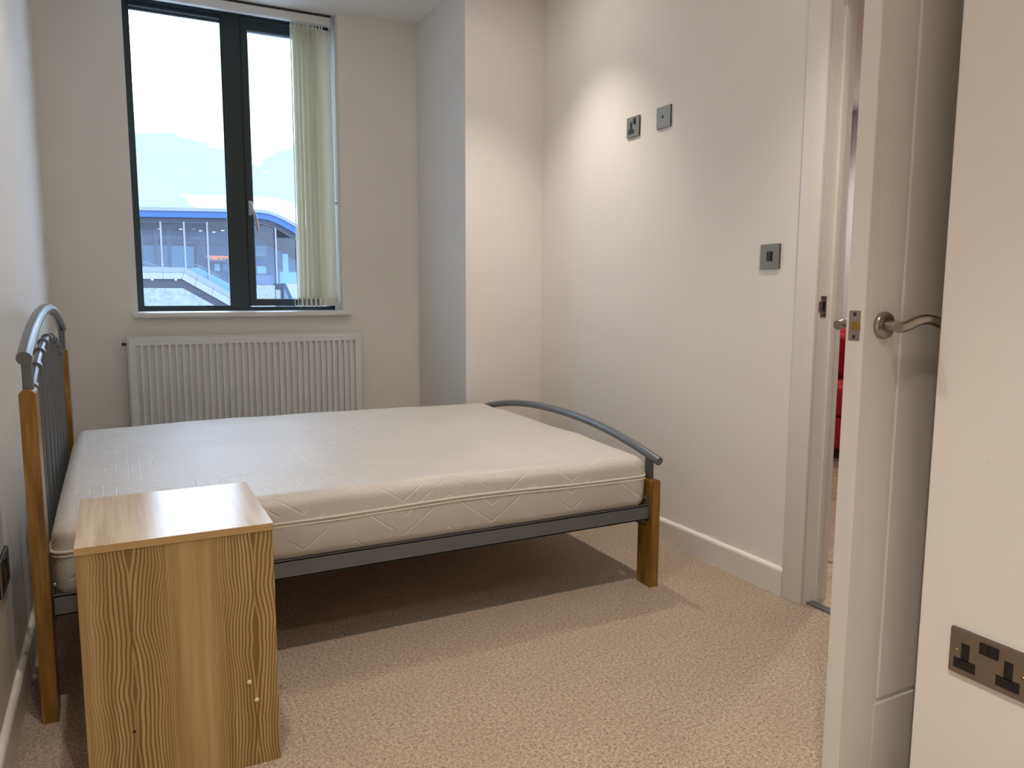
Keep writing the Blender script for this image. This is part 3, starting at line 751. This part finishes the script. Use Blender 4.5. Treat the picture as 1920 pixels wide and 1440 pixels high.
# ------------------------------------------------------------------ room beyond the doorway
HX0, HX1_, HY0, HY1_ = XR+.11, 5.6, -.2, 4.62
M['hall'] = paint('pale_lilac_wall', (.78, .76, .80, 1), .7)
struct(box('wall_beyond', (HX1_, HX1_+.1, HY0, HY1_, -.1, ZC), 'hall'), 'pale wall behind the red sofa', 'wall')
struct(box('wall_far_side', (HX0, HX1_, HY1_, HY1_+.1, -.1, ZC), 'hall'), 'side wall of the room beyond the doorway', 'wall')
struct(box('wall_near_side', (HX0, HX1_, HY0-.1, HY0, -.1, ZC), 'hall'), 'other side wall of the room beyond the doorway', 'wall')
struct(box('ceiling_beyond', (HX0, HX1_, HY0, HY1_, ZC, ZC+.1), 'ceiling'), 'ceiling of the room beyond the doorway', 'ceiling')
def mat_plank(i):
    k = NT('oak_plank_%d' % i); b = k.b; p = k.obj(); n = k.noise(p, 8, 4, .6, (.5, 7, 1))
    v = .86+.28*(i/5)
    k.l(k.ramp(n, (.3, (.28*v, .19*v, .125*v, 1)), (.5, (.46*v, .335*v, .23*v, 1)), (.7, (.58*v, .45*v, .33*v, 1))), b.inputs['Base Color']); b.inputs['Roughness'].default_value = .35
    return k.m
PM = [mat_plank(i) for i in range(6)]
fl = struct(box('floor_beyond', (XR+.05, HX1_, HY0, HY1_, -.12, -.011), 'seal'), 'oak laminate floor beyond the doorway', 'floor')
bm = bmesh.new(); bm_box(bm, -.62, .62, -.0615, .0615, -.0105, 0, bevel=.0015, seg=1)
pl0 = [None]*6
me_pl = bpy.data.meshes.new('plank'); bmesh.ops.recalc_face_normals(bm, faces=bm.faces[:]); bm.to_mesh(me_pl); bm.free()
pms = []
for q in range(6):
    mm = me_pl.copy(); mm.materials.append(PM[q]); pms.append(mm)
bpy.data.meshes.remove(me_pl)
row = 0; y = HY0+.07
while y < HY1_-.06:
    x = HX0+.02+.62 - (.41 if row % 2 else 0) + .21*(row % 3)*.5
    x = HX0+.63+(.31 if row % 2 else 0)
    while x+.62 < HX1_:
        o = bpy.data.objects.new('plank', pms[random.randrange(6)]); COL.objects.link(o); o.location = (x, y, -.0005); o.parent = fl
        x += 1.2425
    if row % 2:
        o = bpy.data.objects.new('plank', pms[random.randrange(6)]); COL.objects.link(o); o.location = (HX0+.155, y, -.0005); o.scale = (.25, 1, 1); o.parent = fl
    # short piece running into the doorway
    if DY0 < y < DY1:
        o = bpy.data.objects.new('plank', pms[random.randrange(6)]); COL.objects.link(o); o.location = (XR+.085, y, -.0008); o.scale = (.055, 1, 1); o.parent = fl
    y += .1245; row += 1
M['red'] = plain('red_sofa_fabric', (.46, .012, .028, 1), .85, 0, .2, 14, .2)
so = thing('sofa', 'red fabric sofa in the room beyond the doorway', 'sofa', (4.45, 3.45, 0))
def SF(name, d, mat='red', bevel=.02, parent=so):
    bm = bmesh.new(); bm_box(bm, *d, bevel=bevel, seg=3); bmesh.ops.translate(bm, verts=bm.verts[:], vec=(-4.45, -3.45, 0)); return obj(name, bm, mat, parent, smooth=50)
SF('base', (4.045, 4.90, 2.55, 4.35, .07, .275)); SF('seat_cushion', (4.04, 4.70, 2.75, 3.445, .28, .47), bevel=.04); SF('seat_cushion', (4.04, 4.70, 3.455, 4.15, .28, .47), bevel=.04)
SF('backrest', (4.66, 4.92, 2.56, 4.34, .27, .80), bevel=.05)
SF('arm', (4.045, 4.90, 2.54, 2.74, .08, .60), bevel=.05); SF('arm', (4.045, 4.90, 4.16, 4.36, .08, .60), bevel=.05)
for x in (4.08, 4.86):
    for yy in (2.62, 3.45, 4.28): SF('foot', (x-.025, x+.025, yy-.025, yy+.025, 0, .07), 'black', .004)
bm = bmesh.new()
for i in range(13):
    pass
bmesh.ops.create_uvsphere(bm, u_segments=24, v_segments=16, radius=1)
for v in bm.verts:
    c = v.co; s = lambda q, e: math.copysign(abs(q)**e, q)
    v.co = Vector((s(c.x, .9)*.07, s(c.y, .45)*.21, s(c.z, .45)*.16))
bmesh.ops.rotate(bm, verts=bm.verts[:], cent=(0, 0, 0), matrix=Matrix.Rotation(R(-16), 3, 'Y'))
cu = obj('cushion', bm, 'red', None, smooth=60); cu.location = (4.50, 3.72, .628)
tag(cu, 'red scatter cushion leaning on the red sofa', 'cushion')
downlight(4.85, 4.1, 'added unseen downlight brightening the wall by the red sofa', LAMP_W*1.3, cone=150)  # added lamp, out of view, set close to brighten the lilac wall
downlight(3.0, 2.2, 'added unseen downlight lighting the room beyond the doorway', LAMP_W, cone=140)  # second added lamp, out of view, fills the room beyond with light

# ------------------------------------------------------------------ outside: station footbridge building seen through the window
SB = 2.6
ob = lambda x, z: (x*SB, 1.07+(z-1.07)*SB)       # elevation drawn at 30 m, built 2.6 times further and larger
YB = 30*SB
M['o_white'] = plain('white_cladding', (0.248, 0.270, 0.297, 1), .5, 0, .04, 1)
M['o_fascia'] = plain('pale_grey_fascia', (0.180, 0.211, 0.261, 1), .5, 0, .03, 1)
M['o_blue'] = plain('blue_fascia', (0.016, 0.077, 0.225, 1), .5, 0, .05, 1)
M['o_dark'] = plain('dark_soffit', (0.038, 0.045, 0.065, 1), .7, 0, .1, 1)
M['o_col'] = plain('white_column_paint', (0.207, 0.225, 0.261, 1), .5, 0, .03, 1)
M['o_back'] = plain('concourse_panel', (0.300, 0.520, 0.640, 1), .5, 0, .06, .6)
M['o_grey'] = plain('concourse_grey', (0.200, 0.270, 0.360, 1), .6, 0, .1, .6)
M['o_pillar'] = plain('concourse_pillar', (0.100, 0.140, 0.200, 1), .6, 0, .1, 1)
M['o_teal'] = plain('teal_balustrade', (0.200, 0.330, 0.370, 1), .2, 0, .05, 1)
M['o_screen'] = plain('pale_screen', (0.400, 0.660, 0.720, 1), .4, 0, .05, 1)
def mat_pale():
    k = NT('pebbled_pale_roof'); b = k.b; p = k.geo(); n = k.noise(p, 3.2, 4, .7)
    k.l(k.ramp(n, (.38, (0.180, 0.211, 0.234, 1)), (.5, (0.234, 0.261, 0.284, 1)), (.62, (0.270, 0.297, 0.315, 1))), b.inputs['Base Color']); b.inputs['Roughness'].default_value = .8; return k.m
M['o_pale'] = mat_pale()
M['led'] = glow('orange_led', (1, .30, .03, 1), 1.4)
M['strip'] = glow('concourse_lamp', (.9, .95, 1, 1), 1.2)
stn = thing('station_building', 'glazed station footbridge with blue fascia and white columns', 'building', (3.5*SB, YB, -4.0))
SO = Vector((-3.5*SB, -YB, 4.0))
def ST(name, bm, mat, parent=stn, **k):
    bmesh.ops.translate(bm, verts=bm.verts[:], vec=SO); return obj(name, bm, mat, parent, **k)
def sprism(name, poly, y0, y1, mat, parent=stn):
    bm = bmesh.new(); bm_prism(bm, [ob(*q) for q in poly], 1, YB+y0, YB+y1); return ST(name, bm, mat, parent)
top = [(-7, 3.70), (-3, 3.78), (.867, 3.872), (3.8, 3.955), (4.6, 3.982), (4.95, 3.985), (5.3, 3.945), (5.6, 3.845), (5.9, 3.71), (6.17, 3.565), (6.8, 3.20), (8.2, 2.36)]
nrm = []
for i in range(len(top)):
    a = Vector(top[max(0, i-1)]); b = Vector(top[min(len(top)-1, i+1)]); d = (b-a).normalized(); nrm.append(Vector((d.y, -d.x)))
off = lambda t: [tuple(Vector(p)+n*t) for p, n in zip(top, nrm)]
def band(a, b): return off(a) + off(b)[::-1]
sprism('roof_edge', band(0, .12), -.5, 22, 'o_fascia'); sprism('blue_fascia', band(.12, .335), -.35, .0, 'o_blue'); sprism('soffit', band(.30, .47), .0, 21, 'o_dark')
def strip(t, w, y, name, mat):
    bm = bmesh.new(); bm_tube(bm, [(ob(*q)[0], YB+y, ob(*q)[1]) for q in off(t)], w, 6); return ST(name, bm, mat, smooth=60)
strip(.49, .035, .15, 'head_rail', 'o_white')
cols = [(-2.2, 1.84), (-1.43, 1.84), (-.67, 1.84), (.09, 1.80), (.83, 1.78), (1.59, 1.735), (2.35, 1.64), (3.12, 1.26), (3.91, .80), (4.70, .8), (5.515, 1.22), (6.3, 1.22)]
for x, zb in cols:
    zt = 3.56 if x < 5.4 else 3.53-(max(0, x-5.5))*.55
    X0, Z0 = ob(x, zb); X1, Z1 = ob(x, zt)
    bm = bmesh.new(); bm_tube(bm, [(X0, YB+.12, Z0), (X1, YB+.12, Z1)], .095, 12); c = ST('column', bm, 'o_col', smooth=60)
    bm = bmesh.new(); bm_tube(bm, [(X1-.24, YB+.1, Z1-.13), (X1+.24, YB+.1, Z1-.13)], .05, 8); ST('bracket', bm, 'o_col', c, smooth=60)
# parapet / stair string, in panels
ptop = [(-7, 1.84), (.09, 1.84), (1.59, 1.836), (2.36, 1.826), (2.75, 1.60), (3.30, 1.27), (3.83, .952), (4.9, .31)]
pbot = [(-7, 1.414), (.09, 1.414), (1.59, 1.42), (2.19, 1.426), (2.62, 1.165), (3.17, .83), (3.77, .468), (4.75, -.12)]
for i in range(len(ptop)-1):
    a, b, c, d = ptop[i], ptop[i+1], pbot[i+1], pbot[i]
    ml, mr = ((a[0]+d[0])/2, (a[1]*.55+d[1]*.45)), ((b[0]+c[0])/2, (b[1]*.55+c[1]*.45))
    sprism('parapet_panel', [a, b, (mr[0]-.006, mr[1]+.006), (ml[0]+.004, ml[1]+.006)], -.12, .1, 'o_fascia')
    sprism('parapet_panel', [(ml[0]+.004, ml[1]-.006), (mr[0]-.006, mr[1]-.006), (c[0]-.008, c[1]), (d[0]+.004, d[1])], -.14, .08, 'o_white')
sprism('stair_underside', [(-7, 1.42), (2.19, 1.42), (3.77, .462), (4.75, -.13), (4.1, -.13), (3.25, .474), (2.21, 1.104), (-7, 1.10)], .0, 6, 'o_dark')
for x in (-.5, .27, 1.03, 1.22, 2.0, 2.75):
    pass
for x in (.44, 1.24, 2.0):
    X0, Z0 = ob(x, 1.378); bm = bmesh.new(); bm_lathe(bm, [(.05, 0), (.085, .03), (.085, .1), (.03, .12)], 12, '-Z', (X0, YB-.05, Z0+.1)); ST('lamp', bm, 'strip', smooth=50)
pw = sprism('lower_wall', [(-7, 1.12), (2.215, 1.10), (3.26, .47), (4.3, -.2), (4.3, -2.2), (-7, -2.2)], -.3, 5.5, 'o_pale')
# concourse glazing and what shows behind it
for i in range(len(cols)-1):
    x0, x1 = cols[i][0], cols[i+1][0]
    a, b = ob(x0+.01, 0), ob(x1-.01, 0)
    zb = ob(0, 1.45 if x1 <= 2.4 else (.9 if x1 < 3.5 else .62))[1]; ztop = ob(0, 3.44 if x1 < 5.6 else 3.0)[1]
    if x1 < 4.5 or x0 > 4: 
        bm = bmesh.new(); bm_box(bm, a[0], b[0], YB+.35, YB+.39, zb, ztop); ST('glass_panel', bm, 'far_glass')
def srect(name, x0, x1, z0, z1, y0, y1, mat, parent=stn):
    a, b = ob(x0, z0), ob(x1, z1); k = (YB+y0)/YB     # keep apparent place while set back
    bm = bmesh.new(); bm_box(bm, a[0]*k, b[0]*k, YB+y0, YB+y1, 1.07+(a[1]-1.07)*k, 1.07+(b[1]-1.07)*k); return ST(name, bm, mat, parent)
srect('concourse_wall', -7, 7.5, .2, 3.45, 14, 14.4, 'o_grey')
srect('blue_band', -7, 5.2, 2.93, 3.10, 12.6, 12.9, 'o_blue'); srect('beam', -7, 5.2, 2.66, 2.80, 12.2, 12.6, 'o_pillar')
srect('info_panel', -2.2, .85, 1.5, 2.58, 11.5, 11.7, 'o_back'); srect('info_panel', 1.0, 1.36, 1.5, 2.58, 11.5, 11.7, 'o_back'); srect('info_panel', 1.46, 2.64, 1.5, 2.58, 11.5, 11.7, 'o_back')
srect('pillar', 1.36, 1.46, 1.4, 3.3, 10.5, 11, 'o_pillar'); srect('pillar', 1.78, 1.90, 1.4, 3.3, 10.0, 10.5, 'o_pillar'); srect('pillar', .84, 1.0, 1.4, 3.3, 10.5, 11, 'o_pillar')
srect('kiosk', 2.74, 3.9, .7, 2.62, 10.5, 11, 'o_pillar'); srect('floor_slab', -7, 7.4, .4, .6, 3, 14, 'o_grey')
srect('poster', 3.32, 3.50, 1.72, 1.98, 10.2, 10.3, 'o_screen'); srect('poster', 3.60, 3.78, 1.72, 1.98, 10.2, 10.3, 'o_grey')
# orange departure display
led = srect('display_board', 3.02, 3.96, 2.06, 2.30, 8.0, 8.3, 'o_pillar')
for x0, x1, z0, z1, hole in ((3.05, 3.11, 2.22, 2.26, 0), (3.17, 3.27, 2.13, 2.26, 1), (3.30, 3.40, 2.13, 2.26, 2), (3.43, 3.53, 2.13, 2.26, 1), (3.56, 3.66, 2.13, 2.26, 1), (3.69, 3.79, 2.16, 2.26, 1), (3.83, 3.89, 2.20, 2.26, 0)):
    if not hole: srect('led_character', x0, x1, z0, z1, 7.9, 7.96, 'led', led)
    else:
        a, b = ob(x0, z0), ob(x1, z1); y0 = 7.9; k = (YB+y0)/YB; t_ = .066; bm = bmesh.new()
        X0, X1, Z0, Z1 = a[0]*k, b[0]*k, 1.07+(a[1]-1.07)*k, 1.07+(b[1]-1.07)*k
        bm_box(bm, X0, X0+t_, YB+y0, YB+y0+.06, Z0, Z1); bm_box(bm, X1-t_, X1, YB+y0, YB+y0+.06, Z0, Z1); bm_box(bm, X0, X1, YB+y0, YB+y0+.06, Z1-t_, Z1)
        if hole == 2: bm_box(bm, X0, X1, YB+y0, YB+y0+.06, (Z0+Z1)/2-t_/2, (Z0+Z1)/2+t_/2); bm_box(bm, X0, X1, YB+y0, YB+y0+.06, Z0, Z0+t_)
        ST('led_character', bm, 'led', led)
for x, z in ((2.20, 3.16), (2.62, 3.20), (2.85, 3.13), (3.3, 3.10), (3.6, 3.17), (1.5, 3.15), (5.2, 3.2)):
    srect('ceiling_lamp', x, x+.10, z, z+.03, 9.5, 9.8, 'strip')
# escalator balustrades
sprism('glass_balustrade', [(2.42, 1.80), (2.80, 1.86), (3.9, 1.25), (3.9, .95), (3.83, .955)], 1.2, 1.4, 'o_teal')
sprism('handrail', [(2.74, 2.02), (2.90, 1.99), (3.72, 1.55), (3.66, 1.50), (2.9, 1.93)], 4, 4.2, 'o_fascia'); sprism('handrail', [(.95, 2.06), (1.12, 2.08), (1.75, 1.86), (1.80, 1.82), (1.6, 1.84), (1.1, 2.0)], 4, 4.2, 'o_fascia')
# right-hand bay: notices, low wall and equipment
srect('notice_board', 4.78, 5.16, 2.30, 2.66, 6, 6.1, 'o_grey'); srect('notice', 4.82, 5.10, 2.50, 2.58, 5.9, 5.95, 'o_fascia'); srect('notice', 4.82, 5.06, 2.38, 2.45, 5.9, 5.95, 'o_fascia')
srect('notice_board', 4.80, 5.10, 1.98, 2.20, 6, 6.1, 'o_blue'); srect('notice_board', 4.80, 5.12, 1.66, 1.92, 6, 6.1, 'o_back'); srect('bay_panel', 4.74, 5.36, 1.26, 1.60, 6, 6.2, 'o_grey')
srect('bay_panel', 5.62, 6.5, 1.30, 1.72, 5, 5.2, 'o_back'); srect('bay_panel', 5.74, 5.94, 1.72, 2.4, 6, 6.2, 'o_screen'); srect('bay_panel', 5.58, 5.70, 1.8, 2.5, 6, 6.2, 'o_pillar')
srect('low_wall', 4.6, 5.42, .2, 1.22, -.5, .1, 'o_pale'); sprism('ramp_wall', [(5.78, 1.30), (6.6, 1.26), (7.6, .3), (6.2, .3)], -.6, 0, 'o_white'); srect('column_base', 5.44, 5.62, .64, 1.05, -.6, .0, 'o_fascia'); srect('column_foot', 5.42, 5.74, .5, 1.28, 0, .4, 'o_dark')
srect('bay_floor', 4.4, 7.6, -.4, .56, 0, 3, 'o_dark')
gp = box('ground', (-250, 260, 6, 500, -9.2, -9), plain('street_paving', (.30, .31, .33, 1), .9, 0, .1, .2)); struct(gp, 'grey paving around the station far below the window', 'ground')
